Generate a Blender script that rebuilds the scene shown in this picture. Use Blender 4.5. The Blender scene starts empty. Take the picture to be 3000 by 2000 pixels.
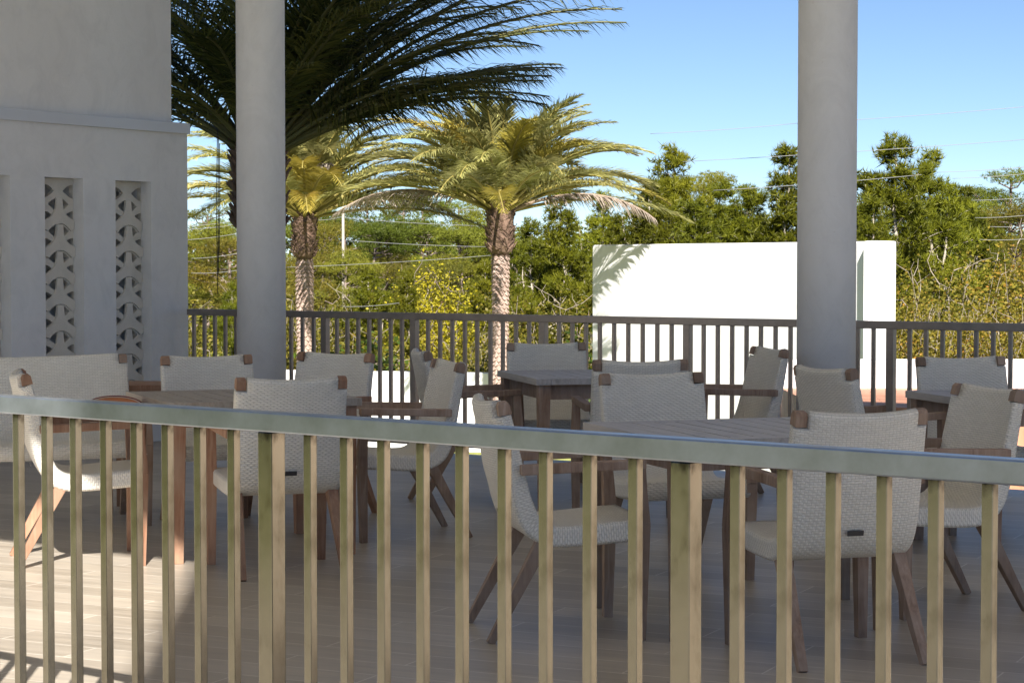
import bpy, bmesh, math, random
from mathutils import Vector, Matrix
random.seed(7)
R = math.radians
S = bpy.context.scene
COL = S.collection

# ------------------------------------------------------------------ camera, sky, sun
F, HC, HZ = 6200.0, 1.44, 765.0          # focal length in photo pixels, eye height, horizon row
PITCH = math.atan((1000 - HZ) / F)
cam_d = bpy.data.cameras.new('camera'); cam = bpy.data.objects.new('camera', cam_d)
COL.objects.link(cam); S.camera = cam
cam.location = (0, 0, HC); cam.rotation_euler = (math.pi/2 - PITCH, 0, 0)
cam_d.sensor_width = 36; cam_d.lens = F / 3000 * 36; cam_d.clip_start = 0.1; cam_d.clip_end = 2000
SUN_EL, SUN_TRAVEL = R(37), Vector((-.075, 1, 0)).normalized()
w = bpy.data.worlds.new('World'); S.world = w; w.use_nodes = True
nt = w.node_tree; bg = nt.nodes['Background']
sky = nt.nodes.new('ShaderNodeTexSky'); sky.sky_type = 'NISHITA'; sky.sun_disc = False
sky.sun_elevation = SUN_EL; sky.sun_rotation = math.atan2(-SUN_TRAVEL.x, -SUN_TRAVEL.y)
sky.air_density = .55; sky.dust_density = 0; sky.ozone_density = 3.4; sky.altitude = 0
nt.links.new(sky.outputs[0], bg.inputs[0]); bg.inputs[1].default_value = .05
sd = bpy.data.lights.new('sun', 'SUN'); sd.energy = 5.0; sd.angle = R(.53); sd.color = (1, .94, .86)
so = bpy.data.objects.new('sun', sd); COL.objects.link(so)
dirv = Vector((SUN_TRAVEL.x*math.cos(SUN_EL), SUN_TRAVEL.y*math.cos(SUN_EL), -math.sin(SUN_EL)))
so.rotation_euler = dirv.to_track_quat('-Z', 'Y').to_euler(); so.location = (0, -20, 30)
S.view_settings.view_transform = 'Standard'; S.view_settings.look = 'None'
S.view_settings.exposure = 1.33; S.view_settings.gamma = 1
S.cycles.max_bounces = 8; S.cycles.diffuse_bounces = 4; S.cycles.glossy_bounces = 3
S.cycles.transparent_max_bounces = 6

# ------------------------------------------------------------------ geometry helpers
def ray(px, py):
    x = (px-1500)/F; u = -(py-1000)/F
    return Vector((x, math.cos(PITCH)+u*math.sin(PITCH), -math.sin(PITCH)+u*math.cos(PITCH)))
def P(px, py, z=0.0):
    d = ray(px, py); t = (z-HC)/d.z
    return Vector((d.x*t, d.y*t, z))
def D(px, py, Y):
    d = ray(px, py); t = Y/d.y
    return Vector((d.x*t, Y, HC+d.z*t))
def G(x, y):
    return P(1500+F*x/y, HZ+F*HC/y, 0)

def link(name, me, parent=None):
    o = bpy.data.objects.new(name, me); COL.objects.link(o)
    if parent: o.parent = parent
    return o
def tag(o, label=None, cat=None, group=None, kind=None):
    if label: o['label'] = label
    if cat: o['category'] = cat
    if group: o['group'] = group
    if kind: o['kind'] = kind
    return o
def empty(name, loc=(0,0,0), rz=0):
    o = bpy.data.objects.new(name, None); COL.objects.link(o); o.location = loc; o.rotation_euler = (0,0,rz)
    o.empty_display_size = .2
    return o
class MB:
    def __init__(s): s.v=[]; s.f=[]; s.uv=None; s.mi=[]; s.smooth=[]
    def add(s, vs, fs, mi=0, smooth=False):
        b=len(s.v); s.v += [tuple(v) for v in vs]
        for f in fs: s.f.append(tuple(i+b for i in f)); s.mi.append(mi); s.smooth.append(smooth)
    def frame(s, o, ax, ay, az, hx, hy, hz, mi=0, top=1.0):   # oriented box about o, top scaled (taper)
        o=Vector(o); vs=[]
        for k in (-1,1):
            q = top if k==1 else 1
            for i,j in ((-1,-1),(1,-1),(1,1),(-1,1)): vs.append(o+ax*i*hx*q+ay*j*hy*q+az*k*hz)
        s.add(vs, [(3,2,1,0),(4,5,6,7),(0,1,5,4),(1,2,6,5),(2,3,7,6),(3,0,4,7)], mi)
    def box(s, x0,x1,y0,y1,z0,z1, mi=0):
        s.frame(((x0+x1)/2,(y0+y1)/2,(z0+z1)/2), Vector((1,0,0)),Vector((0,1,0)),Vector((0,0,1)), abs(x1-x0)/2,abs(y1-y0)/2,abs(z1-z0)/2, mi)
    def bar(s, a, b, wx, wy, wx2=None, wy2=None, ref=Vector((1,0,0)), mi=0):   # tapered rectangular bar
        a=Vector(a); b=Vector(b); d=(b-a).normalized()
        ax=(ref-d*ref.dot(d)).normalized(); ay=d.cross(ax)
        wx2=wx2 or wx; wy2=wy2 or wy; vs=[]
        for p,x,y in ((a,wx,wy),(b,wx2,wy2)):
            for i,j in ((-1,-1),(1,-1),(1,1),(-1,1)): vs.append(p+ax*i*x/2+ay*j*y/2)
        s.add(vs, [(3,2,1,0),(4,5,6,7),(0,1,5,4),(1,2,6,5),(2,3,7,6),(3,0,4,7)], mi)
    def tube(s, pts, rs, n=8, mi=0, smooth=True, cap=True):
        rings=[]; vs=[]; fs=[]
        up=Vector((.13,.21,1))
        for i,p in enumerate(pts):
            p=Vector(p)
            d=(Vector(pts[min(i+1,len(pts)-1)])-Vector(pts[max(i-1,0)])).normalized()
            a=d.cross(Vector((0,1,0)) if abs(d.z)>.8 else up).normalized(); b=d.cross(a)
            r = rs[i] if hasattr(rs,'__len__') else rs
            for k in range(n):
                t=2*math.pi*k/n; vs.append(p+a*math.cos(t)*r+b*math.sin(t)*r)
        for i in range(len(pts)-1):
            for k in range(n): fs.append((i*n+k, i*n+(k+1)%n, (i+1)*n+(k+1)%n, (i+1)*n+k))
        if cap:
            fs.append(tuple(range(n))[::-1]); fs.append(tuple((len(pts)-1)*n+k for k in range(n)))
        s.add(vs, fs, mi, smooth)
    def prism(s, poly, z0, z1, mi=0):
        n=len(poly); vs=[(x,y,z0) for x,y in poly]+[(x,y,z1) for x,y in poly]
        fs=[tuple(range(n))[::-1], tuple(range(n,2*n))]+[(i,(i+1)%n,n+(i+1)%n,n+i) for i in range(n)]
        s.add(vs, fs, mi)
    def mesh(s, name, *mats):
        me=bpy.data.meshes.new(name); me.from_pydata(s.v,[],s.f)
        for m in mats: me.materials.append(m)
        me.polygons.foreach_set('material_index', s.mi)
        me.polygons.foreach_set('use_smooth', s.smooth)
        me.update(); return me
    def build(s, name, mats, parent=None, bevel=0):
        if not isinstance(mats,(list,tuple)): mats=[mats]
        me=s.mesh(name,*mats)
        bm=bmesh.new(); bm.from_mesh(me); bmesh.ops.recalc_face_normals(bm, faces=bm.faces)
        if bevel:
            bmesh.ops.bevel(bm, geom=[e for e in bm.edges], offset=bevel, segments=2, affect='EDGES', profile=.6)
        bm.to_mesh(me); bm.free()
        return link(name, me, parent)
def copy_tree(o, parent=None):
    c=o.copy(); COL.objects.link(c); c.parent=parent
    for ch in list(o.children): copy_tree(ch, c)
    return c

# ------------------------------------------------------------------ materials
def mat(name, col, rough=.6, metal=0, spec=.5):
    m=bpy.data.materials.new(name); m.use_nodes=True
    b=m.node_tree.nodes['Principled BSDF']
    b.inputs['Base Color'].default_value=(*col,1); b.inputs['Roughness'].default_value=rough
    b.inputs['Metallic'].default_value=metal; b.inputs['Specular IOR Level'].default_value=spec
    return m
def N(m,t,**k):
    n=m.node_tree.nodes.new(t)
    for a,b in k.items(): setattr(n,a,b)
    return n
def L(m,a,b): m.node_tree.links.new(a,b)
def B(m): return m.node_tree.nodes['Principled BSDF']
def coords(m, kind='Object', scale=(1,1,1), rot=(0,0,0), loc=(0,0,0)):
    tc=N(m,'ShaderNodeTexCoord'); mp=N(m,'ShaderNodeMapping')
    mp.inputs['Scale'].default_value=scale; mp.inputs['Rotation'].default_value=rot; mp.inputs['Location'].default_value=loc
    L(m,tc.outputs[kind],mp.inputs[0]); return mp.outputs[0]
def noise(m, vec, scale, detail=4, rough=.6, dist=0):
    n=N(m,'ShaderNodeTexNoise'); n.inputs['Scale'].default_value=scale; n.inputs['Detail'].default_value=detail
    n.inputs['Roughness'].default_value=rough; n.inputs['Distortion'].default_value=dist
    if vec is not None: L(m,vec,n.inputs['Vector'])
    return n.outputs['Fac']
def ramp(m, fac, stops):
    r=N(m,'ShaderNodeValToRGB'); e=r.color_ramp.elements
    while len(e)<len(stops): e.new(.5)
    for i,(p,c) in enumerate(stops): e[i].position=p; e[i].color=(*c,1)
    L(m,fac,r.inputs[0]); return r.outputs[0]
def mix(m, fac, a, b, mode='MIX'):
    n=N(m,'ShaderNodeMix',data_type='RGBA',blend_type=mode)
    for i,x in ((0,fac),(6,a),(7,b)):
        if hasattr(x,'links'): L(m,x,n.inputs[i])
        else: n.inputs[i].default_value = x if i==0 else (*x,1)
    return n.outputs[2]
def bump(m, h, strength, dist=.01, normal=None):
    b=N(m,'ShaderNodeBump'); b.inputs['Strength'].default_value=strength; b.inputs['Distance'].default_value=dist
    L(m,h,b.inputs['Height'])
    L(m,b.outputs[0],B(m).inputs['Normal']); return b

def plaster(name, c0, c1, rough=.85):
    m=mat(name,c0,rough,spec=.3); v=coords(m)
    a=noise(m,v,1.3,5,.6,.4); c=ramp(m,a,[(.3,c0),(.7,c1)])
    st=noise(m,coords(m,scale=(1,1,.8)),4.5,7,.7,.8)
    c=mix(m,.35,c,ramp(m,st,[(.32,tuple(x*.86 for x in c0)),(.55,c1)]))
    sp=noise(m,v,38,2,.5)
    c=mix(m,1,c,ramp(m,sp,[(.22,(.93,.92,.91)),(.30,(1,1,1))]),'MULTIPLY')
    L(m,c,B(m).inputs['Base Color'])
    h=N(m,'ShaderNodeMath',operation='MULTIPLY_ADD'); L(m,noise(m,v,2.6,4,.6),h.inputs[0]); h.inputs[1].default_value=5; L(m,noise(m,v,70,4,.7),h.inputs[2])
    bump(m,h.outputs[0],.3,.006); return m
M={}
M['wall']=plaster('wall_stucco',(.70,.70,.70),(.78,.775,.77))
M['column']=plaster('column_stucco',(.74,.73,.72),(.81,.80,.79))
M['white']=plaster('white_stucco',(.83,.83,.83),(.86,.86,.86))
M['roof']=plaster('roof_stucco',(.8,.79,.77),(.84,.83,.81))
M['block']=plaster('cast_block',(.64,.60,.53),(.72,.68,.61))
M['cap']=mat('flashing_metal',(.60,.63,.68),.5,.1)

def wood(name, c0, c1, c2, rough=.65):
    m=mat(name,c0,rough,spec=.3)
    oi=N(m,'ShaderNodeObjectInfo')
    tc=N(m,'ShaderNodeTexCoord'); mp=N(m,'ShaderNodeMapping'); mp.inputs['Scale'].default_value=(40,40,4)
    va=N(m,'ShaderNodeVectorMath',operation='ADD'); L(m,tc.outputs['Object'],va.inputs[0]); L(m,oi.outputs['Random'],va.inputs[1])
    L(m,va.outputs[0],mp.inputs[0])
    g=noise(m,mp.outputs[0],1.0,6,.65,.8)
    c=ramp(m,g,[(.3,c0),(.55,c1),(.75,c2)])
    p=noise(m,va.outputs[0],5,3,.6)
    c=mix(m,ramp(m,p,[(.35,(0,0,0)),(.7,(.7,.7,.7))]),c,c2)
    h=N(m,'ShaderNodeHueSaturation'); L(m,c,h.inputs['Color'])
    mr=N(m,'ShaderNodeMapRange'); mr.inputs[3].default_value=.75; mr.inputs[4].default_value=1.2
    L(m,oi.outputs['Random'],mr.inputs[0]); L(m,mr.outputs[0],h.inputs['Value'])
    L(m,h.outputs[0],B(m).inputs['Base Color'])
    bump(m,g,.3,.002); return m
M['teak']=wood('weathered_teak',(.17,.105,.07),(.28,.185,.13),(.40,.315,.255))
M['teak_warm']=wood('warm_teak',(.20,.095,.055),(.31,.165,.10),(.37,.25,.175))
def tabletop(name,c0,c1,c2):
    m=mat(name,c0,.55,spec=.45)
    g=noise(m,coords(m,scale=(60,3,30)),1,6,.65,.5)
    L(m,ramp(m,g,[(.3,c0),(.5,c1),(.72,c2)]),B(m).inputs['Base Color']); bump(m,g,.3,.002); return m
M['top']=tabletop('table_boards',(.34,.32,.30),(.46,.43,.405),(.55,.52,.50))
M['top_warm']=tabletop('table_boards_warm',(.27,.23,.185),(.36,.31,.255),(.44,.39,.335))

def wicker():
    m=mat('woven_wicker',(.5,.48,.43),.55,spec=.35)
    tc=N(m,'ShaderNodeTexCoord')
    mp=N(m,'ShaderNodeMapping'); L(m,tc.outputs['UV'],mp.inputs[0])
    br=N(m,'ShaderNodeTexBrick'); br.offset=.5; br.offset_frequency=2; br.squash=1
    br.inputs['Color1'].default_value=(.87,.83,.74,1); br.inputs['Color2'].default_value=(.75,.715,.63,1)
    br.inputs['Mortar'].default_value=(.34,.315,.275,1); br.inputs['Scale'].default_value=1
    br.inputs['Mortar Size'].default_value=.0016; br.inputs['Mortar Smooth'].default_value=1
    br.inputs['Brick Width'].default_value=.030; br.inputs['Row Height'].default_value=.0095
    L(m,mp.outputs[0],br.inputs['Vector'])
    n=noise(m,mp.outputs[0],260,2,.5)
    c=mix(m,.25,br.outputs['Color'],ramp(m,n,[(.35,(.60,.575,.52)),(.65,(.90,.87,.80))]))
    lg=noise(m,tc.outputs['Object'],6,3,.5)
    c=mix(m,.25,c,ramp(m,lg,[(.3,(.72,.70,.64)),(.7,(.88,.85,.79))]))
    L(m,c,B(m).inputs['Base Color'])
    # each strand is a low pillow: sine over rows and over bricks
    sx=N(m,'ShaderNodeSeparateXYZ'); L(m,mp.outputs[0],sx.inputs[0])
    ml=N(m,'ShaderNodeMath',operation='MULTIPLY'); L(m,sx.outputs[1],ml.inputs[0]); ml.inputs[1].default_value=2*math.pi/.019
    sn=N(m,'ShaderNodeMath',operation='SINE'); L(m,ml.outputs[0],sn.inputs[0])
    mx=N(m,'ShaderNodeMath',operation='MULTIPLY'); L(m,sx.outputs[0],mx.inputs[0]); mx.inputs[1].default_value=2*math.pi/.03
    sn2=N(m,'ShaderNodeMath',operation='SINE'); L(m,mx.outputs[0],sn2.inputs[0])
    mm=N(m,'ShaderNodeMath',operation='MULTIPLY'); L(m,sn.outputs[0],mm.inputs[0]); L(m,sn2.outputs[0],mm.inputs[1])
    iv=N(m,'ShaderNodeMath',operation='SUBTRACT'); iv.inputs[0].default_value=1; L(m,br.outputs['Fac'],iv.inputs[1])
    ad=N(m,'ShaderNodeMath',operation='ADD'); L(m,mm.outputs[0],ad.inputs[0]); L(m,iv.outputs[0],ad.inputs[1])
    bump(m,ad.outputs[0],.65,.003); return m
M['wicker']=wicker()

def railmat(name, col, rough, metal, blotch=.15, grime=False):
    m=mat(name,col,rough,metal)
    n=noise(m,coords(m,scale=(3,3,3)),3,5,.65)
    L(m,ramp(m,n,[(.3,tuple(x*(1-blotch) for x in col)),(.7,tuple(min(1,x*(1+blotch)) for x in col))]),B(m).inputs['Base Color'])
    if grime:
        tc=N(m,'ShaderNodeTexCoord'); sx=N(m,'ShaderNodeSeparateXYZ'); L(m,tc.outputs['Object'],sx.inputs[0])
        gn=noise(m,coords(m,scale=(1,1,.5)),55,3,.6)
        a=N(m,'ShaderNodeMapRange'); a.inputs[1].default_value=.955; a.inputs[2].default_value=1.004; L(m,sx.outputs[2],a.inputs[0])
        b=N(m,'ShaderNodeMath',operation='MULTIPLY'); L(m,a.outputs[0],b.inputs[0]); L(m,gn,b.inputs[1])
        old=B(m).inputs['Base Color'].links[0].from_socket
        c=mix(m,ramp(m,b.outputs[0],[(.22,(0,0,0)),(.55,(1,1,1))]),old,(.07,.06,.045))
        sm_=noise(m,coords(m,scale=(1,1,.45)),20,5,.65)
        c=mix(m,1,c,ramp(m,sm_,[(.32,(.72,.70,.66)),(.5,(1,1,1))]),'MULTIPLY')
        L(m,c,B(m).inputs['Base Color'])
    s=noise(m,coords(m),130,2,.5)
    r=N(m,'ShaderNodeMapRange'); r.inputs[3].default_value=rough-.06; r.inputs[4].default_value=rough+.08
    L(m,n,r.inputs[0]); L(m,r.outputs[0],B(m).inputs['Roughness'])
    return m
M['rail']=railmat('sky_tinted_metal_rail',(.43,.475,.53),.32,.85)  # blue-grey base colour carries the top rail's sky reflection
M['baluster']=railmat('champagne_metal_baluster',(.33,.31,.245),.22,.92,grime=True)
M['rail_far']=railmat('bronze_metal',(.30,.265,.24),.38,.6)
M['plate']=mat('label_plate',(.06,.06,.065),.4,.5)

def tiles():
    m=mat('wood_look_tile',(.4,.35,.28),.4,spec=.5)
    ang=-math.atan2(-.433,.9)
    v=coords(m,rot=(0,0,ang))
    br=N(m,'ShaderNodeTexBrick'); br.offset=.37; br.offset_frequency=2; br.squash=1
    br.inputs['Color1'].default_value=(.37,.325,.265,1); br.inputs['Color2'].default_value=(.49,.44,.37,1)
    br.inputs['Mortar'].default_value=(.66,.62,.55,1); br.inputs['Scale'].default_value=1
    br.inputs['Mortar Size'].default_value=.0034; br.inputs['Mortar Smooth'].default_value=.1
    br.inputs['Brick Width'].default_value=1.2; br.inputs['Row Height'].default_value=.2
    L(m,v,br.inputs['Vector'])
    g=noise(m,coords(m,rot=(0,0,ang),scale=(1,1,1)),1,1)
    st=N(m,'ShaderNodeMapping'); st.inputs['Scale'].default_value=(2.2,26,1); L(m,v,st.inputs[0])
    # shift the grain per board
    va=N(m,'ShaderNodeVectorMath',operation='ADD'); L(m,st.outputs[0],va.inputs[0])
    sc=N(m,'ShaderNodeVectorMath',operation='SCALE'); L(m,br.outputs['Color'],sc.inputs[0]); sc.inputs['Scale'].default_value=40
    L(m,sc.outputs[0],va.inputs[1])
    gr=noise(m,va.outputs[0],1,6,.62,.6)
    gc=ramp(m,gr,[(.3,(.74,.72,.69)),(.5,(.96,.96,.96)),(.7,(1.10,1.08,1.05))])
    c=mix(m,1,br.outputs['Color'],gc,'MULTIPLY')
    dirt=noise(m,coords(m),.9,5,.6)
    c=mix(m,1,c,ramp(m,dirt,[(.3,(.86,.86,.87)),(.7,(1.04,1.03,1.02))]),'MULTIPLY')
    L(m,c,B(m).inputs['Base Color'])
    r=N(m,'ShaderNodeMapRange'); r.inputs[3].default_value=.28; r.inputs[4].default_value=.5; L(m,gr,r.inputs[0]); L(m,r.outputs[0],B(m).inputs['Roughness'])
    bump(m,gr,.12,.002); return m
M['tile']=tiles()
def deckwood():
    m=mat('red_deck_boards',(.45,.22,.13),.6)
    ang=R(6)
    v=coords(m,rot=(0,0,ang)); st=N(m,'ShaderNodeMapping'); st.inputs['Scale'].default_value=(1.5,12,1); L(m,v,st.inputs[0])
    g=noise(m,st.outputs[0],1,6,.6,.7)
    br=N(m,'ShaderNodeTexBrick'); br.inputs['Scale'].default_value=1; br.inputs['Brick Width'].default_value=3; br.inputs['Row Height'].default_value=.14
    br.inputs['Mortar Size'].default_value=.004; br.inputs['Color1'].default_value=(1,1,1,1); br.inputs['Color2'].default_value=(.85,.85,.85,1); br.inputs['Mortar'].default_value=(.4,.35,.3,1)
    L(m,v,br.inputs['Vector'])
    c=mix(m,1,ramp(m,g,[(.3,(.33,.13,.07)),(.55,(.50,.24,.14)),(.75,(.62,.36,.24))]),br.outputs['Color'],'MULTIPLY')
    L(m,c,B(m).inputs['Base Color']); return m
M['deck']=deckwood()

def leaf(name, cols, rough=.5, trans=.3, scale=.6, hue=.012):
    """cols: dark to light leaf colours; varied per leaf, per clump (noise) and per tree."""
    m=mat(name,cols[0],rough,spec=.22)
    ge=N(m,'ShaderNodeNewGeometry'); oi=N(m,'ShaderNodeObjectInfo')
    nz=noise(m,coords(m),scale,3,.6)
    a=N(m,'ShaderNodeMath',operation='MULTIPLY'); L(m,ge.outputs['Random Per Island'],a.inputs[0]); a.inputs[1].default_value=.45
    b=N(m,'ShaderNodeMath',operation='MULTIPLY_ADD'); L(m,nz,b.inputs[0]); b.inputs[1].default_value=.85; L(m,a.outputs[0],b.inputs[2])
    c=N(m,'ShaderNodeMath',operation='MULTIPLY_ADD'); L(m,oi.outputs['Random'],c.inputs[0]); c.inputs[1].default_value=.2; L(m,b.outputs[0],c.inputs[2])
    d=N(m,'ShaderNodeMath',operation='SUBTRACT'); L(m,c.outputs[0],d.inputs[0]); d.inputs[1].default_value=.24
    n=len(cols); colr=ramp(m,d.outputs[0],[(i/(n-1),cc) for i,cc in enumerate(cols)])
    hs_=N(m,'ShaderNodeHueSaturation'); L(m,colr,hs_.inputs['Color'])
    w1=N(m,'ShaderNodeTexWhiteNoise',noise_dimensions='1D'); L(m,oi.outputs['Random'],w1.inputs['W'])
    h1=N(m,'ShaderNodeMapRange'); h1.inputs[3].default_value=.5-hue; h1.inputs[4].default_value=.5+hue*.6; L(m,w1.outputs['Value'],h1.inputs[0]); L(m,h1.outputs[0],hs_.inputs['Hue'])
    h2_=N(m,'ShaderNodeMapRange'); h2_.inputs[3].default_value=.72; h2_.inputs[4].default_value=1.15; L(m,oi.outputs['Random'],h2_.inputs[0]); L(m,h2_.outputs[0],hs_.inputs['Value'])
    colr=hs_.outputs[0]
    L(m,colr,B(m).inputs['Base Color'])
    tr=N(m,'ShaderNodeBsdfTranslucent'); L(m,colr,tr.inputs[0])
    mx=N(m,'ShaderNodeMixShader'); mx.inputs[0].default_value=trans
    out=m.node_tree.nodes['Material Output']
    L(m,B(m).outputs[0],mx.inputs[1]); L(m,tr.outputs[0],mx.inputs[2]); L(m,mx.outputs[0],out.inputs[0])
    return m
M['pine']=leaf('pine_needles',[(.045,.060,.006),(.10,.118,.008),(.175,.185,.012),(.25,.245,.018)])
M['pine_far']=leaf('far_pine_needles',[(.055,.080,.012),(.11,.14,.016),(.17,.195,.022),(.23,.24,.035)],scale=.35,hue=.03)
M['shrub']=leaf('shrub_leaves',[(.05,.065,.012),(.12,.125,.018),(.20,.17,.022),(.27,.19,.028)],scale=.8)
M['rust']=leaf('autumn_shrub_leaves',[(.08,.085,.012),(.16,.15,.018),(.25,.20,.025),(.42,.17,.04)],scale=.9)
M['yellow']=leaf('yellow_shrub_leaves',[(.13,.125,.012),(.24,.21,.014),(.34,.28,.018),(.42,.32,.02)],scale=1.5)
M['dark']=leaf('dark_glossy_leaves',[(.018,.034,.008),(.035,.062,.010),(.07,.11,.014),(.12,.16,.02)],.3,.15,scale=1)
M['brown']=leaf('dead_leaves',[(.16,.09,.04),(.24,.14,.07),(.30,.20,.11),(.34,.25,.16)])
M['palm']=leaf('palm_leaflets',[(.20,.215,.075),(.33,.335,.12),(.45,.43,.16),(.56,.51,.20)],.38,.4,scale=.8)
M['palm_old']=leaf('yellowing_palm_leaflets',[(.24,.22,.05),(.36,.31,.06),(.46,.38,.075),(.50,.40,.10)],.45,.3,scale=.8)
M['palm_dry']=leaf('dry_palm_leaflets',[(.30,.24,.18),(.42,.35,.28),(.52,.45,.37),(.60,.53,.45)],.7,.2,scale=2)
M['palm_shade']=leaf('shade_toned_palm_leaflets',[(.026,.04,.014),(.055,.072,.02),(.16,.165,.04),(.32,.29,.07)],.4,.2,scale=.8)  # darkened copy of the palm leaflets, shade put into the colour
M['rachis']=mat('palm_stalk',(.30,.25,.07),.5); M['rachis_dry']=mat('dry_palm_stalk',(.30,.22,.15),.7)
def bark(name,c0,c1,sc=6):
    m=mat(name,c0,.9,spec=.2); n=noise(m,coords(m,scale=(1,1,.4)),sc,6,.7)
    L(m,ramp(m,n,[(.3,c0),(.7,c1)]),B(m).inputs['Base Color']); bump(m,n,.8,.03); return m
M['bark']=bark('pine_bark',(.16,.12,.10),(.32,.26,.22)); M['bark_pale']=bark('pale_bark',(.34,.29,.23),(.52,.47,.39))
M['boot']=bark('palm_boot',(.25,.17,.135),(.47,.365,.31),9); M['fibre']=bark('palm_fibre',(.10,.06,.045),(.28,.19,.14),14)
M['twig']=bark('shrub_twigs',(.20,.165,.125),(.36,.31,.25))
M['pole']=bark('pole_wood',(.30,.27,.22),(.44,.40,.34))
M['wire']=mat('wire',(.24,.245,.25),.6,.2)
def grass():
    m=mat('lawn_grass',(.1,.14,.03),.9); n=noise(m,coords(m),3,6,.7)
    L(m,ramp(m,n,[(.3,(.10,.12,.02)),(.7,(.26,.27,.05))]),B(m).inputs['Base Color']); return m
M['grass']=grass()
def soil():
    m=mat('forest_floor',(.1,.09,.05),.95); n=noise(m,coords(m),.5,6,.7)
    L(m,ramp(m,n,[(.3,(.07,.075,.02)),(.7,(.15,.13,.07))]),B(m).inputs['Base Color']); return m
M['soil']=soil()

# ------------------------------------------------------------------ ground and terrace
g=MB(); g.box(-400,400,-150,700,-5.0,-4.5); tag(g.build('ground',M['soil']),kind='structure')
RA,RB=P(552,904.7,1.055),P(3000,947.6,1.055)          # far railing line (top outer edge)
rd=(RB-RA); rd.z=0; rd.normalize(); rn=Vector((rd.y,-rd.x,0));  rn = rn if rn.y>0 else -rn
NA,NB=P(0,1158,1.055),P(3000,1348,1.055)
nd=(NB-NA); nd.z=0; nd.normalize(); nn=Vector((nd.y,-nd.x,0)); nn = nn if nn.y>0 else -nn
def on(a,d,s,n=None,o=0): 
    v=a+d*s
    if n is not None: v=v+n*o
    return v
f0=on(RA,rd,-6,rn,.22); f1=on(RB,rd,8,rn,.22)
g=MB(); g.prism([(f0.x,f0.y),(f1.x,f1.y),(14,-8),(-4.6,-8),(-5.2,8.2),(-8,8.2)],-.45,0); tag(g.build('terrace_floor',M['tile']),kind='structure')
l0=on(RA,rd,-20,rn,.24); l1=on(RB,rd,14,rn,.24)
g=MB(); g.prism([(l0.x,l0.y),(l1.x,l1.y),(30,52),(-30,52)],-4.4,-2.5); tag(g.build('lawn',M['grass']),kind='structure')
# building mass below the terrace
f0b=on(RA,rd,-6,rn,.2); f1b=on(RB,rd,8,rn,.2)
g=MB(); g.prism([(f0b.x,f0b.y),(f1b.x,f1b.y),(13.9,-7.9),(-4.7,-7.9),(-5.3,8.1),(-8.1,8.1)],-4.5,-.452)
lw=MB(); lw.box(-60,-8.15,-30,16,-4.4,-2.5); tag(lw.build('side_lawn',M['grass']),kind='structure')
tag(g.build('base_wall',M['white']),'white stucco base wall carrying the tiled terrace','wall')

# ------------------------------------------------------------------ railings
def centre_on(a,d,n,px,off):           # point where the view through column px crosses the rail's centre line
    r=ray(px,1000); o=a+n*off
    # solve o+d*s = r*t in plan
    det=d.x*(-r.y)+r.x*d.y
    s=((-o.x)*(-r.y)+r.x*(-o.y))/det
    return s
def railing(name,a,d,n,s0,s1,balus,posts,wb,wp,th,mats,label,cat,bot=.09,dep=.05):
    root=empty(name,(a.x,a.y,0)); loc=Vector((a.x,a.y,0)); tag(root,label,cat)
    Z=Vector((0,0,1)); top=1.055
    def part(nm,mb,m,bv): 
        o=mb.build(nm,m,root,bv); return o
    mid=a+d*(s0+s1)/2+n*dep/2-loc
    mb=MB(); mb.frame((mid.x,mid.y,top-th/2),d,n,Z,(s1-s0)/2,dep/2,th/2); part('top_rail',mb,mats[0],.004)
    mb=MB(); mb.frame((mid.x,mid.y,bot),d,n,Z,(s1-s0)/2,.016,.02); part('bottom_rail',mb,mats[1],.003)
    mb=MB(); mb.frame((0,0,(bot+.021+top-th)/2),d,n,Z,wb/2,wb/2,(top-th-bot-.021)/2); b0=None
    for s in balus:
        if b0 is None: b0=part('baluster',mb,mats[1],.0022); o=b0
        else: o=b0.copy(); COL.objects.link(o); o.parent=root
        p=a+d*s+n*dep/2-loc; o.location=(p.x,p.y,0)
    mb=MB(); mb.frame((0,0,(top-th)/2),d,n,Z,wp/2,wp/2,(top-th)/2); b0=None
    for s in posts:
        if b0 is None: b0=part('post',mb,mats[1],.003); o=b0
        else: o=b0.copy(); COL.objects.link(o); o.parent=root
        p=a+d*s+n*dep/2-loc; o.location=(p.x,p.y,0)
    return root
nb=[34.9,118.2,202.0,290.5,379.8,470.9,565.7,664.4,888.1,994.4,1103.3,1218.2,1333,1457.2,1578.4,1707.3,1840.9,2140.4,2278.6,2421.1,2570,2721.8,2879.6]
ns=[centre_on(NA,nd,nn,x+17+x/3000*8,.025) for x in nb]
np_=[centre_on(NA,nd,nn,x,.025) for x in (794,2012)]
ns=[ns[0]-.122*k for k in range(14,0,-1)]+ns+[ns[-1]+.124*k for k in range(1,18)]
railing('balcony_railing',NA,nd,nn,-1.6,5.3,ns,np_,.0245,.05,.051,(M['rail'],M['baluster']),
        'champagne coloured metal railing running across the foreground, nearest to the viewer','railing')
fb=[562.5,593.1,623.7,654.3,685.7,716,747,780,813,846.9,880.1,912.8,980.9,1011.5,1043.4,1075.3,1106.6,1138.5,1171.4,
    1247.4,1283.2,1318.9,1355.4,1391.6,1430.4,1466.8,1505.1,1543.9,1631.1,1670.2,1710.2,1751,1792.6,1833.9,1876.3,1918.9,1961,
    2054.8,2096.2,2138.3,2180.4,2222.5,2265.3,2309.2,2354,2400,2452,2506.4,2552.3,2658.4,2706.1,2754.6,2803.6,2853.3,2903,2953.6]
fs=[centre_on(RA,rd,rn,x+6+x/3000*1.2,.025) for x in fb]
fp=[centre_on(RA,rd,rn,x+13,.025) for x in (940,1201.5,1579.1,2002.3,2597.7)]
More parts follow.
